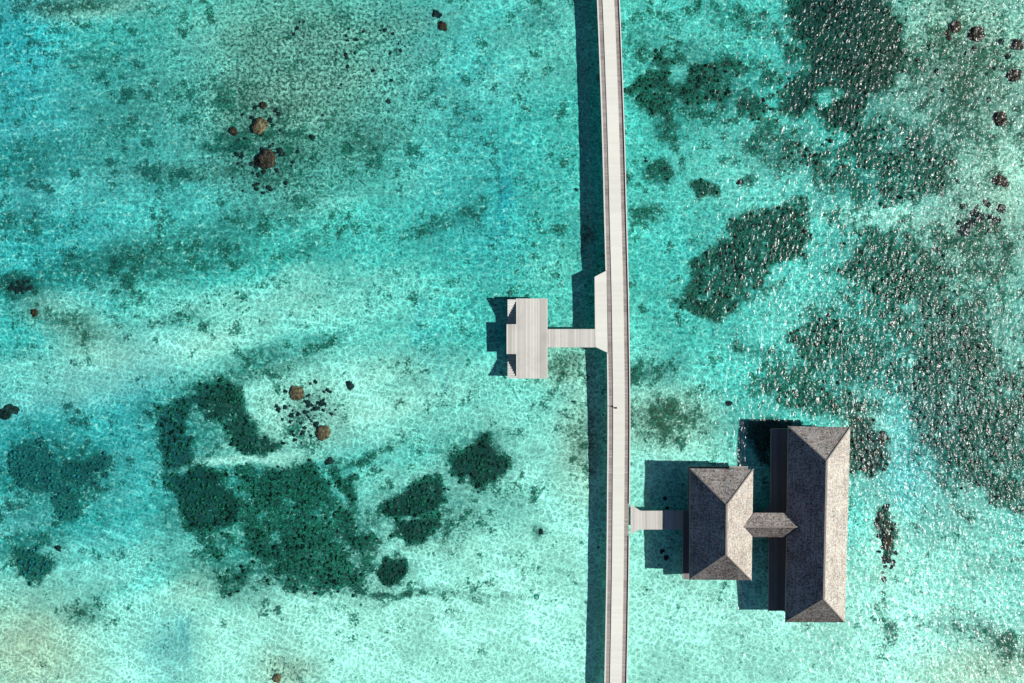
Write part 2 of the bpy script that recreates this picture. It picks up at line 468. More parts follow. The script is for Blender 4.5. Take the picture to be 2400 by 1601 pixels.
at = t.n('ShaderNodeAttribute', attribute_name='field')
sx = t.n('ShaderNodeSeparateColor'); t.l(at.outputs['Color'], sx.inputs[0])
at2 = t.n('ShaderNodeAttribute', attribute_name='field_b')
sx2 = t.n('ShaderNodeSeparateColor'); t.l(at2.outputs['Color'], sx2.inputs[0])
weed, rub, deep = sx.outputs[0], sx.outputs[1], sx.outputs[2]
pale, olive, alg = sx2.outputs[0], sx2.outputs[1], sx2.outputs[2]
n_f = t.noise(mpv((1, 1)), 3.4, 3, .7).outputs['Fac']
n_m = t.noise(mpv((1, 1)), 1.5, 3, .6).outputs['Fac']
n_r = t.noise(mpv((.55, 1.3), .25), 1.6, 3, .6).outputs['Fac']
c = t.mix(pale, SAND_MID, SAND_PALE)
c = t.mix(t.math('MULTIPLY', deep, .8), c, SAND_DEEP)
c = t.mix(t.math('MULTIPLY', olive, .75), c, SAND_OLIVE)
# thin weed film darkens the sand where the beds thin out
c = t.mix(t.math('MULTIPLY', t.rng(alg, .24, .64, 0, .88), t.rng(n_m, .36, .6, .45, 1.0)), c, (.006, .125, .10))
# mottling of the sand
mot = t.math('ADD', t.math('MULTIPLY', t.math('SUBTRACT', n_f, .5), 1.5), t.math('MULTIPLY', t.math('SUBTRACT', n_r, .5), 1.3))
mot = t.math('ADD', mot, t.math('MULTIPLY', t.math('SUBTRACT', n_m, .5), .6))
dk = t.math('MULTIPLY', t.rng(mot, 0, .38, 0, .8, True), t.rng(pale, 0, .9, 1.0, .55))
c = t.mix(dk, c, (.010, .20, .19))
lt = t.rng(mot, -.08, -.42, 0, .6, True)
c = t.mix(lt, c, (.44, .90, .74))
# rubble: dark bits between beige sand
rn = t.noise(mpv((1, 1)), 2.7, 4, .75).outputs['Fac']
rt = t.math('SUBTRACT', rn, t.rng(rub, 0, 1, .18, 0))
c = t.mix(t.math('MULTIPLY', rub, .30), c, (.30, .44, .32))
c = t.mix(t.math('MULTIPLY', t.rng(rt, .42, .54, 0, 1, True), t.rng(rub, .05, .5, 0, .9)), c, (.012, .075, .06))
# weed stains
wf = t.math('ADD', weed, t.math('MULTIPLY', t.math('SUBTRACT', n_f, .5), 1.6))
wm = t.rng(wf, .36, .66, 0, 1, True)
wc = t.mix(t.rng(t.math('ADD', n_f, t.math('MULTIPLY', t.math('SUBTRACT', n_m, .5), .8)), .4, .6, 0, 1), WEED_DARK, WEED_LIT)
wsp = t.noise(mpv((1, 1)), 4.1, 2, .8).outputs['Fac']
wc = t.mix(t.rng(t.math('SUBTRACT', wsp, t.math('MULTIPLY', alg, .1)), .50, .58, 0, .8), wc, (.05, .42, .34))
wc = t.mix(t.rng(alg, .84, 1.0, 0, .7), wc, (.002, .018, .016))
wc = t.mix(t.math('MULTIPLY', deep, .5), wc, (.012, .12, .15))
wc = t.mix(t.math('MULTIPLY', olive, .5), wc, (.06, .10, .045))
c = t.mix(t.math('MULTIPLY', wm, .93), c, wc)
hb = t.math('ADD', t.math('MULTIPLY', n_f, .5), n_m)
M_SEABED = t.bsdf(c, .95, None, .0)

# the water: clear sheet with waves; a web of caustic light is painted into its transparent colour
t = NT('lagoon_water')
g = t.n('ShaderNodeNewGeometry')
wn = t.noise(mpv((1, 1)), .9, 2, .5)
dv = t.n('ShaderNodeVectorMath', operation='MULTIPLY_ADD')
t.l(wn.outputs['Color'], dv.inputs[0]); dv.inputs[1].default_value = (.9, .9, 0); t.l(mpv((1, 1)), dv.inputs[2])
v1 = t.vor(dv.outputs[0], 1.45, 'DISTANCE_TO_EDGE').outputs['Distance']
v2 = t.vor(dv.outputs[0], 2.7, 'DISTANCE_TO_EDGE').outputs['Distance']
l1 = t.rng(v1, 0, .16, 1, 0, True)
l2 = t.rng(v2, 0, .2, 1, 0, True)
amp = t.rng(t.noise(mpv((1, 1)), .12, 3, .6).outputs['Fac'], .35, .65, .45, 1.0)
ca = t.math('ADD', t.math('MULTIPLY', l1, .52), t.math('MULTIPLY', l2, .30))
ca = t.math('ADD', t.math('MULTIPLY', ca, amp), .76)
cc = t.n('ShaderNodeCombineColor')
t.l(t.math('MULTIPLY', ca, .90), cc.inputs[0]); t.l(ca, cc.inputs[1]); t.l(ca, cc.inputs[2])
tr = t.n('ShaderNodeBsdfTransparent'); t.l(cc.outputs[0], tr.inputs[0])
# waves
wa = t.noise(mpv((1.15, .72), .5), 1.65, 2, .5, .3).outputs['Fac']
wb = t.noise(mpv((1, .75), .9), .95, 2, .5, .3).outputs['Fac']
gust = t.noise(mpv((1, 1), .4), .045, 3, .6).outputs['Fac']
sxyz = t.n('ShaderNodeSeparateXYZ'); t.l(g.outputs['Position'], sxyz.inputs[0])
# the open side, east of the boardwalk, lies in the wind; the lee side is calmer
wind = t.math('MULTIPLY', t.rng(gust, .3, .7, .8, 1.15), t.rng(sxyz.outputs['X'], 2, 56, .14, 1.0, True))
hh = t.math('ADD', t.math('MULTIPLY', wa, .42), t.math('MULTIPLY', wb, .30))
hh = t.math('MULTIPLY', hh, t.math('MULTIPLY', wind, t.rng(sxyz.outputs['Y'], -38, -12, .72, 1.0, True)))
nm = t.bump(hh, 1.0)
gl = t.n('ShaderNodeBsdfGlossy'); gl.inputs['Roughness'].default_value = .29
t.l(nm, gl.inputs['Normal'])
# Schlick reflectance of water, the same from above and below (no total reflection of the sun from below)
dt = t.n('ShaderNodeVectorMath', operation='DOT_PRODUCT'); t.l(g.outputs['Incoming'], dt.inputs[0]); t.l(g.outputs['Normal'], dt.inputs[1])
fr = t.math('ADD', t.math('MULTIPLY', t.math('POWER', t.math('SUBTRACT', 1.0, t.math('ABSOLUTE', dt.outputs['Value'])), 5), .96), .04)
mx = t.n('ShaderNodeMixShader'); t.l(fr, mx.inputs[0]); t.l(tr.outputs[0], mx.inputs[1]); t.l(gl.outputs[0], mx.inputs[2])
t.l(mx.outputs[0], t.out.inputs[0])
M_WATER = t.mat

M_SLAB = slab('pale_boards', (.84, .84, .76))
M_SIDE = wood('grey_cross_boards', (.26, .225, .205), (.52, .47, .44), 'y', .17, .1)
M_KERB = plain('white_kerb', (.80, .80, .76), .06)
M_DECK = wood('silver_deck_boards', (.46, .44, .40), (.90, .88, .80), 'x', .16, .1, stain=.15)
M_GANG = wood('silver_gangway_boards', (.48, .46, .42), (.88, .86, .79), 'x', .17, .1, stain=.12)
M_FRAME = plain('dark_timber', (.09, .07, .055), .2)
M_PILE = plain('wet_pile', (.13, .11, .09), .3)
M_STAIR = wood('white_stair_boards', (.62, .61, .57), (.82, .81, .77), 'y', .28, .05, stain=.05)
M_WALL = wood('wall_boards', (.16, .10, .06), (.28, .19, .12), 'y', .14, .08)
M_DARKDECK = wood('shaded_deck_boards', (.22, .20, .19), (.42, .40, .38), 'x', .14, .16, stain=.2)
M_FASCIA = plain('grey_fascia', (.42, .40, .36), .15)
M_TH_E = thatch('thatch_east_sunlit', (.17, .145, .12), (.68, .64, .56), .38, 'x')  # slope facing the sun, its brightness put into a paler colour
M_TH_W = thatch('thatch_west_shaded', (.06, .06, .075), (.44, .45, .52), .58, 'x')  # slope turned from the sun: shade and blue sky fill put into the colour
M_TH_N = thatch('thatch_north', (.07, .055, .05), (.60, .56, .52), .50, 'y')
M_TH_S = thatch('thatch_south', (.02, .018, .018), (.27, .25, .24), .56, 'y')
M_CAP = plain('ridge_cap_thatch', (.30, .27, .24), .35, scale=6)
M_GLASS = plain('dark_window', (.02, .025, .03), .1, .15)
M_METAL = plain('black_metal', (.012, .010, .010), .1, .5)


def coral_mat(name, c1, c2):
    t = NT(name)
    v = t.coord(kind='Object')
    n = t.noise(v, 4.0, 4, .8).outputs['Fac']
    n2 = t.noise(v, 1.3, 3, .6).outputs['Fac']
    f = t.rng(t.math('ADD', n, t.math('MULTIPLY', t.math('SUBTRACT', n2, .5), .6)), .36, .62, 0, 1)
    c = t.mix(f, c1, c2)
    return t.bsdf(c, .95, t.bump(n, .12), .05)


M_CORAL = coral_mat('tan_coral', (.018, .015, .011), (.27, .205, .115))
M_CORAL_DARK = coral_mat('dark_brown_coral', (.008, .007, .006), (.10, .075, .05))
M_CLUMP = coral_mat('dark_coral_clump', (.004, .014, .014), (.02, .06, .055))


def weed_mat(name, a, b):
    t = NT(name)
    g = t.n('ShaderNodeNewGeometry')
    m = t.n('ShaderNodeMapping'); t.l(g.outputs['Position'], m.inputs[0])
    n = t.noise(m.outputs[0], 2.6, 3, .8).outputs['Fac']
    n2 = t.noise(m.outputs[0], .35, 3, .6).outputs['Fac']
    c = t.mix(t.rng(t.math('ADD', n, t.math('MULTIPLY', t.math('SUBTRACT', n2, .5), .7)), .4, .62, 0, 1), a, b)
    return t.bsdf(c, .9, t.bump(n, .1), .0)


M_WEED = weed_mat('seaweed', (.003, .017, .011), (.014, .145, .08))
M_WEED_BLUE = weed_mat('seaweed_blue', (.008, .09, .10), (.014, .19, .20))
M_WEED_BROWN = weed_mat('seaweed_brown', (.012, .016, .012), (.07, .085, .055))

# ------------------------------------------------------------------ seabed and water sheets
fx = np.arange(-64, 64.01, .2); fy = np.arange(-44, 44.01, .2)
ox = np.concatenate([np.arange(-900, -200, 50.), np.arange(-200, -64, 2.)]); oy = np.concatenate([np.arange(-900, -200, 50.), np.arange(-200, -44, 2.)])
xs = np.concatenate([ox, fx, -ox[::-1]]); ys = np.concatenate([oy, fy, -oy[::-1]])
GX, GY = np.meshgrid(xs, ys)
F = fields(GX.ravel(), GY.ravel())
x = GX.ravel(); y = GY.ravel()
far = np.clip((np.hypot(x, y) - 90) / 90, 0, 1)     # far off the bed turns into one even pale and deep lagoon
for k_, c_ in (('weed', .12), ('rubble', 0), ('deep', .35), ('pale', .35), ('olive', 0), ('algae', .12)):
    F[k_] = F[k_] * (1 - far) + c_ * far
z = bed_z(x, y) + .22 * (fbm(x, y, 5, 3, 3) - .5) + .09 * (fbm(x, y, .9, 2, 8) - .5) + .10 * np.clip(F['weed'] - .45, 0, .5)


def sheet(name, x, y, z, nx, ny, mat):
    me = bpy.data.meshes.new(name)
    nv = nx * ny
    me.vertices.add(nv)
    me.vertices.foreach_set('co', np.stack([x, y, z], 1).astype(np.float32).ravel())
    i, j = np.meshgrid(np.arange(nx - 1), np.arange(ny - 1))
    a = (j * nx + i).ravel()
    q = np.stack([a, a + 1, a + nx + 1, a + nx], 1)
    me.loops.add(q.size); me.polygons.add(len(q))
    me.loops.foreach_set('vertex_index', q.ravel().astype(np.int32))
    me.polygons.foreach_set('loop_start', (np.arange(len(q)) * 4).astype(np.int32))
    me.polygons.foreach_set('loop_total', np.full(len(q), 4, np.int32))
    me.polygons.foreach_set('use_smooth', np.ones(len(q), bool))
    me.update(); me.validate()
    me.materials.append(mat)
    o = bpy.data.objects.new(name, me); col.objects.link(o)
    return o


bed = sheet('seabed', x, y, z, len(xs), len(ys), M_SEABED)
for nmx, keys in (('field', ('weed', 'rubble', 'deep')), ('field_b', ('pale', 'olive', 'algae'))):
    ca_ = bed.data.color_attributes.new(nmx, 'FLOAT_COLOR', 'POINT')
    arr = np.ones((len(x), 4), np.float32)
    for k, kk in enumerate(keys): arr[:, k] = F[kk]
    ca_.data.foreach_set('color', arr.ravel())
tag(bed, 'pale turquoise sand bed of the lagoon under shallow clear water', 'seabed', kind='structure')

wx = np.array([-900., -60, 0, 60, 900]); wy = np.array([-900., -40, 0, 40, 900])
WX, WY = np.meshgrid(wx, wy)
water = sheet('water', WX.ravel(), WY.ravel(), np.zeros(25), 5, 5, M_WATER)
tag(water, 'clear rippled turquoise lagoon water with sun glitter to the right', 'water', kind='structure')

# ------------------------------------------------------------------ seaweed beds
import bmesh


def ico_template(sub):
    bm = bmesh.new(); bmesh.ops.create_icosphere(bm, subdivisions=sub, radius=1.0)
    v = np.array([p.co[:] for p in bm.verts]); f = np.array([[q.index for q in fc.verts] for fc in bm.faces])
    bm.free(); return v, f


IV, IF = ico_template(1)


def lumps_mesh(name, px, py, pz, r, hz, mat, seed):
    rr = np.random.default_rng(seed)
    n = len(px)
    ang = rr.random(n) * 6.283
    ca, sa = np.cos(ang), np.sin(ang)
    V = IV[None] * (1 + (rr.random((n, len(IV), 1)) - .5) * .7)
    sxs = r[:, None] * (.7 + .6 * rr.random(n))[:, None]; sys_ = r[:, None]
    vx = V[:, :, 0] * sxs; vy = V[:, :, 1] * sys_
    X = vx * ca[:, None] - vy * sa[:, None] + px[:, None]
    Y = vx * sa[:, None] + vy * ca[:, None] + py[:, None]
    Z = V[:, :, 2] * hz[:, None] + pz[:, None]
    cx, cy, cz = float(px.mean()), float(py.mean()), float(pz.mean())
    co = np.stack([X - cx, Y - cy, Z - cz], 2).reshape(-1, 3)
    fa = (IF[None] + (np.arange(n) * len(IV))[:, None, None]).reshape(-1, 3)
    me = bpy.data.meshes.new(name)
    me.vertices.add(len(co)); me.vertices.foreach_set('co', co.astype(np.float32).ravel())
    me.loops.add(fa.size); me.polygons.add(len(fa))
    me.loops.foreach_set('vertex_index', fa.ravel().astype(np.int32))
    me.polygons.foreach_set('loop_start', (np.arange(len(fa)) * 3).astype(np.int32))
    me.polygons.foreach_set('loop_total', np.full(len(fa), 3, np.int32))
    me.update(); me.validate(); me.materials.append(mat)
    o = bpy.data.objects.new(name, me); col.objects.link(o); o.location = (cx, cy, cz)
    return o


def px_to_m(X, Y): return ((X * D - 1200) * S, -(Y * D - 800.5) * S)


for si, s in enumerate(SEAWEED):
    shp = s[1]
    if isinstance(shp, tuple):
        R_ = max(shp[2], shp[3]); bx = (shp[0] - R_, shp[0] + R_, shp[1] - R_, shp[1] + R_)
    else:
        bx = (min(p[0] for p in shp), max(p[0] for p in shp), min(p[1] for p in shp), max(p[1] for p in shp))
    m0 = px_to_m(bx[0] - 25, bx[3] + 25); m1 = px_to_m(bx[1] + 25, bx[2] - 25)
    area = (m1[0] - m0[0]) * (m1[1] - m0[1])
    n = int(area * 8)
    px = rng.uniform(m0[0], m1[0], n); py = rng.uniform(m0[1], m1[1], n)
    f = fields(px, py)
    own = f['per'][si]
    others = np.max(np.stack([q for k, q in enumerate(f['per']) if k != si]), 0)
    keep = (own > .12) & (own >= others) & (f['weed'] + rng.normal(0, .30, n) > .95) & (f['algae'] > .2)
    px, py = px[keep], py[keep]
    if len(px) < 4: continue
    r = .05 + .19 * rng.random(len(px))
    hz = r * rng.uniform(.35, .7, len(px))
    pz = bed_z(px, py) + .22 * (fbm(px, py, 5, 3, 3) - .5) + .08
    mat = M_WEED_BLUE if s[0].startswith('blue') else (M_WEED_BROWN if s[0] in ('strand', 'corner') else M_WEED)
    o = lumps_mesh('seaweed_bed', px, py, pz, r, hz, mat, 100 + si)
    tag(o, s[4], 'seaweed', 'seaweed beds on the lagoon floor', 'stuff')

# ------------------------------------------------------------------ corals


def coral_mesh(name, seed, mat, sub=4, rough=.28, flat=.8):
    bm = bmesh.new(); bmesh.ops.create_icosphere(bm, subdivisions=sub, radius=1.0)
    off = Vector((seed * 3.1, seed * 1.7, 0))
    for v in bm.verts:
        p = v.co.copy()
        d = 1 + rough * mnoise.fractal(p * 1.6 + off, .8, 2.0, 4) + .07 * mnoise.noise(p * 9 + off)
        v.co = Vector((p.x * d, p.y * d, max(p.z, -.35) * d * flat))
    me = bpy.data.meshes.new(name); bm.to_mesh(me); bm.free()
    for p in me.polygons: p.use_smooth = True
    me.materials.append(mat)
    return me


cm_tan = [coral_mesh('coral_boulder', k + 1, M_CORAL, 4, .22) for k in range(3)]
cm_dark = [coral_mesh('coral_boulder', k + 9, M_CORAL_DARK, 4, .35) for k in range(3)]
cm_small = [coral_mesh('coral_clump', k + 21, M_CLUMP, 3, .6, .45) for k in range(5)]


def put_coral(nm, me, X, Y, rx, ry, hz, label, cat, group, rot=None):
    mx_, my_ = X, Y
    wx_, wy_ = (mx_ - 1200) * S, -(my_ - 800.5) * S
    o = bpy.data.objects.new(nm, me); col.objects.link(o)
    zb = float(bed_z(0, wy_))
    o.location = (wx_, wy_, zb + .02)
    o.scale = (rx * S, ry * S, hz)
    o.rotation_euler = (0, 0, random.uniform(0, 6.28) if rot is None else rot)
    return tag(o, label, cat, group)


G1 = 'rounded coral heads on the lagoon floor'
# native photo px: x, y, rx, ry, height, kind, label
HEADS = [
    (692, 922, 20, 18, .62, 0, 'tan round coral head with pale speckled crown above a scatter of dark clumps'),
    (755, 1016, 20, 18, .55, 1, 'rusty brown coral head at the lower right of a scatter of dark clumps'),
    (604, 291, 23, 19, .8, 2, 'orange brown ragged coral head, upper of the pair in the top left rubble'),
    (618, 371, 26, 24, .8, 3, 'dark olive brown coral head, lower of the pair in the top left rubble'),
    (613, 243, 8, 9, .4, 4, 'very small brown coral head above the orange brown one in the rubble'),
    (542, 304, 13, 9, .4, 5, 'small dark oval coral head left of the orange brown one'),
    (2246, 58, 17, 15, .6, 3, 'dark brown coral head, left one of the pair near the top right corner'),
    (2298, 75, 20, 19, .7, 4, 'dark brown coral head, right one of the pair near the top right corner'),
    (2230, 78, 9, 13, .4, 5, 'small brown coral head tucked below left of the top right pair'),
    (2395, 100, 13, 14, .6, 3, 'black coral head cut by the right edge, higher of two'),
    (2388, 172, 18, 15, .6, 4, 'black coral head cut by the right edge, lower of two'),
    (2354, 274, 18, 17, .7, 5, 'round black coral head alone in bright ripples at the upper right'),
    (2356, 422, 20, 14, .5, 3, 'reddish black coral head in white glitter at the right'),
    (1036, 56, 14, 11, .35, 4, 'black angular coral block high up left of the boardwalk'),
    (72, 733, 10, 10, .35, 5, 'small round black coral head near the left edge'),
    (14, 966, 26, 15, .3, 6, 'large dark blue coral block at the left edge over deep water'),
    (647, 1594, 12, 10, .35, 2, 'reddish brown coral head on beige sand at the bottom edge'),
    (2084, 1272, 13, 13, .35, 4, 'dark brown coral head at the foot of the upright weed strand'),
]
for i, (X, Y, rx, ry, hz, k, lab) in enumerate(HEADS):
    me = (cm_tan + cm_dark)[k] if k < 6 else cm_small[0]
    put_coral('coral_boulder', me, X, Y, rx * .9, ry * .9, hz * .8, lab, 'coral', G1, None if k != 6 else .35)

CLUSTERS = [
    ('small dark coral clump scattered between the tan coral head and the rusty one', 'clumps round the tan coral heads', 70, (710, 965, 80, 80), (1.5, 6)),
    ('small dark coral clump in the rubble round the upper left pair of coral heads', 'clumps round the upper left coral heads', 64, (600, 350, 105, 110), (1.5, 6)),
    ('small dark coral clump half hidden by ripples near the upper right corner', 'clumps near the upper right corner', 40, (2270, 130, 125, 130), (2, 7)),
    ('small black coral clump in the dark speckled spot at the left edge', 'clumps at the left edge', 26, (38, 675, 42, 24), (3, 7)),
    ('small dark coral clump in white glitter near the right edge', 'clumps in the glitter at the right edge', 24, (2310, 520, 75, 55), (4, 11)),
    ('small dark coral clump in the brownish rubble at the top, left of the boardwalk', 'clumps in the brownish top rubble', 34, (800, 130, 190, 150), (2, 5)),
    ('small dark coral clump lying in the shadow beside the smaller hut', 'clumps in the shadow of the smaller hut', 14, (1560, 1250, 36, 90), (3, 6)),
    ('small brown coral clump in the line of weed right of the larger roof', 'clumps in the weed line right of the larger roof', 26, (2082, 1290, 26, 110), (3, 7)),
]
for lab, grp, n, (cx, cy, sx_, sy_), (ra, rb) in CLUSTERS:
    for k in range(n):
        while True:
            u, v = random.gauss(0, .5), random.gauss(0, .5)
            if u * u + v * v < 1: break
        r0 = random.uniform(ra, rb) * (1 if random.random() < .8 else 1.2)
        put_coral('coral_clump', cm_small[k % 5], cx + u * sx_, cy + v * sy_, r0, r0 * random.uniform(.6, 1), r0 * S * .7, lab, 'coral', grp)
for X, Y, r0, lab in [(1022, 27, 11, 'spiky dark coral clump just above the black angular block'), (1268, 1250, 7, 'lone dark coral clump on pale sand left of the lower boardwalk'),
                      (771, 1083, 10, 'black coral clump below the rusty coral head'), (818, 905, 10, 'dark blurred coral clump right of the tan coral head'),
                      (908, 233, 6, 'tiny black coral clump left of the upper boardwalk'), (1352, 443, 5, 'tiny black coral clump at the edge of the boardwalk shadow'),
                      (728, 319, 7, 'tiny slanted black clump right of the upper left coral heads'), (1712, 947, 7, 'round dark coral clump in pale sand above the smaller roof'),
                      (1741, 424, 9, 'dark clump right of the small round seaweed clumps'), (132, 1288, 8, 'small dark clump on sand right of the lower left seaweed')]:
    put_coral('coral_clump', cm_small[2], X, Y, r0, r0 * .8, r0 * S * .6, lab, 'coral', 'lone coral clumps')

# ------------------------------------------------------------------ boardwalk
CL = [(-700, 1392), (-300, 1411), (0, 1426), (160, 1432.5), (320, 1438), (534, 1443.5), (700, 1447.6), (950, 1450.8), (1140, 1449.9), (1350, 1448), (1601, 1443.4), (1900, 1437), (2300, 1427)]
cly = [P(0, c_[0], DZ)[1] for c_ in CL][::-1]; clx = [P(c_[1], 0, DZ)[0] for c_ in CL][::-1]


def cx_at(yy):
    # smooth curve through the control points
    i = max(1, min(len(cly) - 3, int(np.searchsorted(cly, yy)) - 1))
    y0, y1 = cly[i], cly[i + 1]; t_ = (yy - y0) / (y1 - y0)
    m0 = (clx[i + 1] - clx[i - 1]) / (cly[i + 1] - cly[i - 1]) * (y1 - y0)
    m1 = (clx[min(i + 2, len(clx) - 1)] - clx[i]) / (cly[min(i + 2, len(clx) - 1)] - cly[i]) * (y1 - y0)
    if t_ < 0 or t_ > 1: return float(np.interp(yy, cly, clx))
    return (2 * t_ ** 3 - 3 * t_ ** 2 + 1) * clx[i] + (t_ ** 3 - 2 * t_ ** 2 + t_) * m0 + (-2 * t_ ** 3 + 3 * t_ ** 2) * clx[i + 1] + (t_ ** 3 - t_ ** 2) * m1


YA, YB = P(0, 2250, DZ)[1], P(0, -650, DZ)[1]


def ribbon(name, o0, o1, z0, z1, mat, parent, ya=YA, yb=YB, step=1.5):
    mb = MB()
    n = max(1, int(abs(yb - ya) / step))
    st = []
    for i in range(n + 1):
        yy = ya + (yb - ya) * i / n
        c0 = cx_at(yy); b = len(mb.v)
        mb.v += [(c0 + o0, yy, z0), (c0 + o1, yy, z0), (c0 + o1, yy, z1), (c0 + o0, yy, z1)]
        if i:
            a = b - 4
            for k in range(4):
                k2 = (k + 1) % 4
                mb.f.append((a + k, a + k2, b + k2, b + k)); mb.m.append(0)
        else:
            mb.f.append((b, b + 1, b + 2, b + 3)[::-1]); mb.m.append(0)
    mb.f.append((b, b + 1, b + 2, b + 3)); mb.m.append(0)
    mb.f = [f[::-1] for f in mb.f]
    return mb.build(name, mat, parent)


bw = empty('boardwalk', (cx_at(0), 0, 0), 'long gently bent boardwalk with a pale centre strip between grey board edges, over the lagoon', 'boardwalk')
yk = lambda py: P(0, py, DZ)[1]
ribbon('edge_decking', -1.20, -.705, DZ - .08, DZ, M_SIDE, bw)
ribbon('edge_decking', .665, 1.20, DZ - .08, DZ, M_SIDE, bw)
ribbon('centre_strip', -.70, .66, DZ - .08, DZ + .07, M_SLAB, bw)
ribbon('kerb', -1.34, -1.203, DZ - .14, DZ + .05, M_KERB, bw, yk(634), YB)
ribbon('kerb', -1.34, -1.203, DZ - .14, DZ + .05, M_KERB, bw, YA, yk(828))
ribbon('kerb', 1.203, 1.31, DZ - .14, DZ + .13, M_KERB, bw, yk(1180), YB)
ribbon('kerb', 1.203, 1.31, DZ - .14, DZ + .13, M_KERB, bw, YA, yk(1256))
ribbon('side_beam', -1.15, -.95, DZ - .34, DZ - .083, M_FRAME, bw)
ribbon('side_beam', .95, 1.15, DZ - .34, DZ - .083, M_FRAME, bw)
yy = -42.0
while yy < 46:
    c0 = cx_at(yy)
    mb = MB(); mb.box(c0 - 1.1, c0 + 1.1, yy - .1, yy + .1, DZ - .52, DZ - .343); mb.build('cross_beam', M_FRAME, bw)
    for s_ in (-.9, .9):
        mb = MB(); mb.cyl(c0 + s_, yy, float(bed_z(0, yy)) - .4, DZ - .523, .13, .12); mb.build('pile', M_PILE, bw)
    yy += 4.0

# side landing, part of the walk
mb = MB()
pts = [(1393.5, 649), (1421.5, 634.2), (1424.4, 827), (1395.2, 813)]
mb.prism([P(a, b, DZ) for a, b in pts], DZ - .12, DZ + .004)
mb.build('side_landing', M_SLAB, bw)

# ------------------------------------------------------------------ bathing deck
def bx_px(mb, x0, x1, y0, y1, z0, z1, zr=DZ):
    a = P(x0, y1, zr); b = P(x1, y0, zr)
    mb.box(a[0], b[0], a[1], b[1], z0, z1)


dk_ = empty('bathing_deck', (*P(1245, 793), 0), 'silvery wooden bathing deck with two stair wells, joined to the boardwalk by a short gangway', 'deck')
mb = MB(); bx_px(mb, 1210, 1283.3, 699.6, 887.3, DZ - .1, DZ); mb.build('decking', M_DECK, dk_)
mb = MB(); bx_px(mb, 1283.5, 1394.3, 771.4, 814.3, DZ - .1, DZ - .004); mb.build('gangway', M_GANG, dk_)
mb = MB(); bx_px(mb, 1187.4, 1209.8, 760, 829.8, DZ - .1, DZ + .003); mb.build('sun_bench', M_DECK, dk_)
mb = MB()
bx_px(mb, 1187.4, 1189.2, 760.2, 829.6, DZ + .004, DZ + .05); mb.build('bench_edge', M_KERB, dk_)
for (ya_, yb_) in ((702, 759.6), (887, 830.2)):
    # six treads going down towards the bench
    mb = MB()
    n = 9
    for i in range(n):
        t0 = ya_ + (yb_ - ya_) * i / 9 * .87; t1 = ya_ + (yb_ - ya_) * ((i + 1) / 9 * .87)
        if i == n - 1: t1 = yb_
        zt = DZ - .02 - i * .113
        bx_px(mb, 1189.6, 1209.8, min(t0, t1), max(t0, t1), zt - .07, zt)
    mb.build('stair', M_STAIR, dk_)
mb = MB()
for pxx in (1213, 1280):
    bx_px(mb, pxx - 2, pxx + 2, 701, 886, DZ - .3, DZ - .103)
mb.build('joist', M_FRAME, dk_)
for X, Y in [(1213, 705), (1246, 705), (1280, 705), (1213, 765), (1280, 765), (1213, 825), (1280, 825), (1213, 882), (1246, 882), (1280, 882), (1320, 775), (1320, 811), (1362, 775), (1362, 811), (1191, 764), (1191, 826)]:
    a = P(X, Y, DZ); mb = MB(); mb.cyl(a[0], a[1], -1.6, DZ - .303 if 1200 < X < 1290 else DZ - .103, .11); mb.build('pile', M_PILE, dk_)

# ------------------------------------------------------------------ huts


def hip_roof(hut, c, zr, ze, th=.16):
    """c: TL, TR, BR, BL eave corners in photo px (eave height ze); zr ridge height"""
    TL, TR, BR, BL = [Vector((*P(a, b, ze), ze)) for a, b in c]
    w = ((TR - TL).length + (BR - BL).length) / 4
    # ridge ends set in from both ends by half the width
    mt = (TL + TR) / 2; mbm = (BL + BR) / 2; ax = (mbm - mt).normalized()
    RT = mt + ax * w; RB = mbm - ax * w; RT.z = RB.z = zr
    def sub(a, b, c_, d, nm, mi):
        pass
    m = MB()
    dn = Vector((0, 0, -th))
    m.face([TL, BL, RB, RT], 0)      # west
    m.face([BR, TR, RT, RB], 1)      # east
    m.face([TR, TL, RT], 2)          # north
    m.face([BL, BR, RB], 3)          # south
    for a, b in ((TL, TR), (TR, BR), (BR, BL), (BL, TL)):
        m.face([a, b, b + dn, a + dn], 4)
    m.face([TL + dn, TR + dn, RT + dn, ][:3], 5)
    m.face([TR + dn, BR + dn, RB + dn, RT + dn], 5)
    m.face([BR + dn, BL + dn, RB + dn], 5)
    m.face([BL + dn, TL + dn, RT + dn, RB + dn], 5)
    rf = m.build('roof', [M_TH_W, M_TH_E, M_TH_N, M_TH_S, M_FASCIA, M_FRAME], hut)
    m = MB(); m.bar(RT - Vector((0, 0, .06)), RB - Vector((0, 0, .06)), .2, .11); m.build('ridge_cap', M_CAP, rf)
    for a, b in ((TL, RT), (TR, RT), (BL, RB), (BR, RB)):
        m = MB(); m.bar(a - Vector((0, 0, .05)), b - Vector((0, 0, .05)), .13, .085); m.build('hip_cap', M_CAP, rf)
    return TL, TR, BR, BL, RT, RB


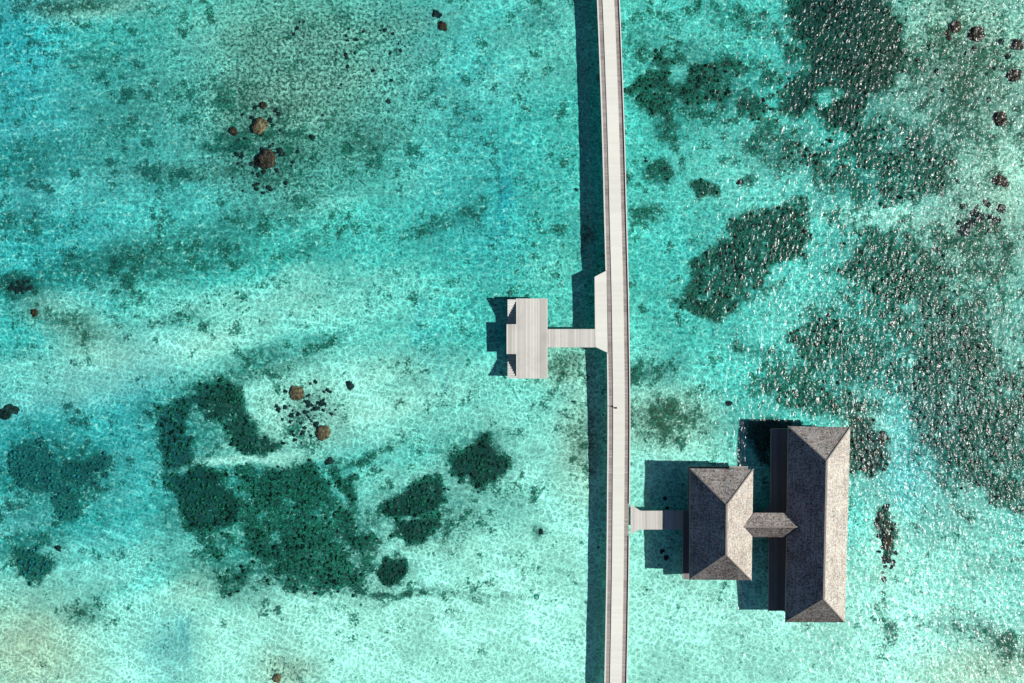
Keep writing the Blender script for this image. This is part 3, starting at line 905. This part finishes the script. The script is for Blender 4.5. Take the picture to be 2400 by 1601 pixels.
def hut_body(hut, q, deck_poly, ze, name_win=True):
    TL, TR, BR, BL, RT, RB = q
    cxm = (TL.x + TR.x + BR.x + BL.x) / 4; cym = (TL.y + TR.y + BR.y + BL.y) / 4
    def ins(p, k, kk):
        return (cxm + (p.x - cxm) * k, cym + (p.y - cym) * kk)
    mb = MB()
    c4 = [ins(p, .66, .82) for p in (TL, TR, BR, BL)]
    mb.prism(c4, DZ + .002, ze + .25)
    mb.build('wall', M_WALL, hut)
    x_w = min(p[0] for p in c4); y0 = min(p[1] for p in c4); y1 = max(p[1] for p in c4); x_e = max(p[0] for p in c4)
    nwin = max(2, int((y1 - y0) / 4))
    for k in range(nwin):
        yc = y0 + (y1 - y0) * (k + .5) / nwin
        m2 = MB(); m2.box(x_e - .06, x_e + .05, yc - .7, yc + .7, DZ + .5, DZ + 1.9); wf_ = m2.build('window', M_FASCIA, hut)
        m2 = MB(); m2.box(x_e + .02, x_e + .07, yc - .6, yc + .6, DZ + .6, DZ + 1.8); m2.build('pane', M_GLASS, wf_)
    # veranda posts
    for p in (TL, TR, BR, BL):
        a = ins(p, .88, .93); m2 = MB(); m2.cyl(a[0], a[1], DZ, ze + .2, .09, .08); m2.build('veranda_post', M_PILE, hut)
    n = max(2, int((y1 - y0) / 3.5))
    for k in range(n + 1):
        for xx in (x_w + .2, x_e - .2):
            yy_ = y0 + .2 + (y1 - y0 - .4) * k / n
            m2 = MB(); m2.cyl(xx, yy_, -1.3, DZ - .153, .14); m2.build('pile', M_PILE, hut)


ZE1, ZR1 = 3.0, 6.0
h1 = empty('thatched_hut', (*P(1690, 1229), 0), 'smaller stilt hut with a short hipped thatch roof, nearer to the boardwalk', 'hut', 'thatched huts on stilts')
q1 = hip_roof(h1, [(1616.8, 1098), (1765.5, 1099.7), (1761.6, 1360), (1616, 1358.8)], ZR1, ZE1)
mb = MB()
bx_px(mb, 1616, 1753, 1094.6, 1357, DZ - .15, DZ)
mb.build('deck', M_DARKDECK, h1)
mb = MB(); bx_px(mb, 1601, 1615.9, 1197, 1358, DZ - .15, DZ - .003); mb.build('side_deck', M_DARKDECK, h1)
mb = MB(); bx_px(mb, 1612.4, 1616, 1093.2, 1196.8, DZ - .12, DZ + .05); bx_px(mb, 1616.1, 1753, 1093.0, 1094.4, DZ - .12, DZ + .05)
bx_px(mb, 1599.6, 1600.9, 1241.5, 1358.6, DZ - .12, DZ + .05)
mb.build('deck_edge', M_FASCIA, h1)
hut_body(h1, q1, None, ZE1)

ZE2, ZR2 = 3.0, 6.0
h2 = empty('thatched_hut', (*P(1916, 1229), 0), 'larger stilt hut with a long hipped thatch roof, farther from the boardwalk', 'hut', 'thatched huts on stilts')
q2 = hip_roof(h2, [(1847.5, 999), (1992.8, 1001.5), (1980.5, 1459), (1840.5, 1458.5)], ZR2, ZE2)
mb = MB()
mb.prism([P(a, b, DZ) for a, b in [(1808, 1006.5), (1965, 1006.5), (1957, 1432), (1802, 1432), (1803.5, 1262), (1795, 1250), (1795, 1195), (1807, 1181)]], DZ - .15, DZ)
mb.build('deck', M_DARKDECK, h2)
mb = MB()
a = P(1807, 1005.2, DZ); b = P(1806.2, 1181, DZ)
mb.bar((a[0], a[1], DZ - .1), (b[0], b[1], DZ - .1), .07, .16)
a = P(1802.6, 1262, DZ); b = P(1801, 1433, DZ)
mb.bar((a[0], a[1], DZ - .1), (b[0], b[1], DZ - .1), .07, .16)
a = P(1807, 1005.4, DZ); b = P(1965, 1005.4, DZ)
mb.bar((a[0], a[1], DZ - .1), (b[0], b[1], DZ - .1), .07, .16)
mb.build('deck_edge', M_FASCIA, h2)
hut_body(h2, q2, None, ZE2)

# covered link between the huts: gabled roof dying into both slopes
lk = empty('covered_walkway', (*P(1805, 1230), 0), 'short roofed passage joining the two thatched huts', 'covered walkway')
zl = ZE1 - .06; hw = (1258.6 - 1201.8) / 2 * S * (H - zl) / H
zt = zl + hw * .74
yc = P(0, (1258.6 + 1201.8) / 2, zl)[1]
xw = P(1766.5, 0, zl)[0]; xe = P(1844, 0, zl)[0]
slope = (ZR1 - ZE1) / 3.62
dx = (zt - zl) / slope + .12
m = MB()
A = Vector((xw - .0, yc + hw, zl)); B = Vector((xe + .0, yc + hw, zl)); C = Vector((xe, yc - hw, zl)); E = Vector((xw, yc - hw, zl))
RW = Vector((xw - dx, yc, zt)); RE = Vector((xe + dx, yc, zt))
up = Vector((0, 0, .07))
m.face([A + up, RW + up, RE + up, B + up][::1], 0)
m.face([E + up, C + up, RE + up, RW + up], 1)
for a_, b_ in ((A, B), (C, E)): m.face([a_ + up, b_ + up, b_ - up * 1.2, a_ - up * 1.2], 2)
m.face([A - up, B - up, C - up, E - up], 2)
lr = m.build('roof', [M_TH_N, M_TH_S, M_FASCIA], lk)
m = MB(); m.bar(RW + up * .6, RE + up * .6, .14, .07); m.build('ridge_cap', M_CAP, lr)
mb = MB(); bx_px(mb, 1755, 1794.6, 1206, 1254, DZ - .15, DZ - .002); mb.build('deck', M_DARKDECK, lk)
for X in (1768, 1792):
    for Y in (1210, 1250):
        a = P(X, Y, DZ); mb = MB(); mb.cyl(a[0], a[1], -1.2, zl, .08); mb.build('post', M_PILE, lk)

# gangway to the smaller hut
gw = empty('gangway', (*P(1540, 1219), 0), 'short grey board gangway with a flared mouth from the boardwalk to the smaller hut', 'gangway')
mb = MB()
mb.prism([P(a, b, DZ) for a, b in [(1478, 1182), (1500.5, 1197.2), (1600.5, 1197.2), (1600.5, 1241.2), (1498, 1241.2), (1478, 1253)]], DZ - .1, DZ - .002)
mb.build('decking', M_GANG, gw)
for X in (1515, 1560):
    for Y in (1202, 1237):
        a = P(X, Y, DZ); mb = MB(); mb.cyl(a[0], a[1], -1.2, DZ - .103, .1); mb.build('pile', M_PILE, gw)

# lamp post on the walk
lx, ly = P(1435.5, 952.5, DZ)
lp = empty('lamp_post', (lx, ly, DZ + .07), 'small dark lamp post standing on the left edge of the boardwalk centre strip', 'lamp')
mb = MB(); mb.cyl(lx, ly, DZ + .07, DZ + .1, .1); mb.build('base_plate', M_METAL, lp)
mb = MB(); mb.cyl(lx, ly, DZ + .1, DZ + 1.9, .035, .028); mb.build('pole', M_METAL, lp)
mb = MB(); mb.prism([(lx - .05, ly - .08), (lx + .32, ly - .1), (lx + .32, ly + .1), (lx - .05, ly + .08)], DZ + 1.9, DZ + 1.98); mb.build('lamp_head', M_METAL, lp)

# ------------------------------------------------------------------ light, sky, camera
sv = Vector((4.5, -.42, 3.6)).normalized()
el = math.asin(sv.z); az = math.atan2(sv.x, sv.y)   # clockwise from +Y
sun = bpy.data.lights.new('sun', 'SUN'); sun.energy = 5.0; sun.angle = math.radians(.5); sun.color = (1.0, .965, .91)
so = bpy.data.objects.new('sun', sun); col.objects.link(so)
so.rotation_euler = sv.to_track_quat('Z', 'Y').to_euler(); so.location = (40, -10, 60)
w = bpy.data.worlds.new('World'); scene.world = w; w.use_nodes = True
wt = w.node_tree
bg = wt.nodes['Background']; bg.inputs[1].default_value = .05
sk = wt.nodes.new('ShaderNodeTexSky'); sk.sky_type = 'NISHITA'; sk.sun_disc = False
sk.sun_elevation = el; sk.sun_rotation = az
sk.air_density = .75; sk.dust_density = .1; sk.ozone_density = 3.0
wt.links.new(sk.outputs[0], bg.inputs[0])

cam = bpy.data.cameras.new('camera'); co = bpy.data.objects.new('camera', cam); col.objects.link(co)
co.location = (0, CY, H); co.rotation_euler = (0, 0, 0)
cam.sensor_width = 36; cam.lens = 36; cam.shift_y = -CY / H
cam.clip_end = 3000; cam.clip_start = 1
scene.camera = co
scene.render.resolution_x = 1024; scene.render.resolution_y = 683
scene.view_settings.view_transform = 'Standard'; scene.view_settings.look = 'None'; scene.view_settings.exposure = 0
scene.cycles.transparent_max_bounces = 16
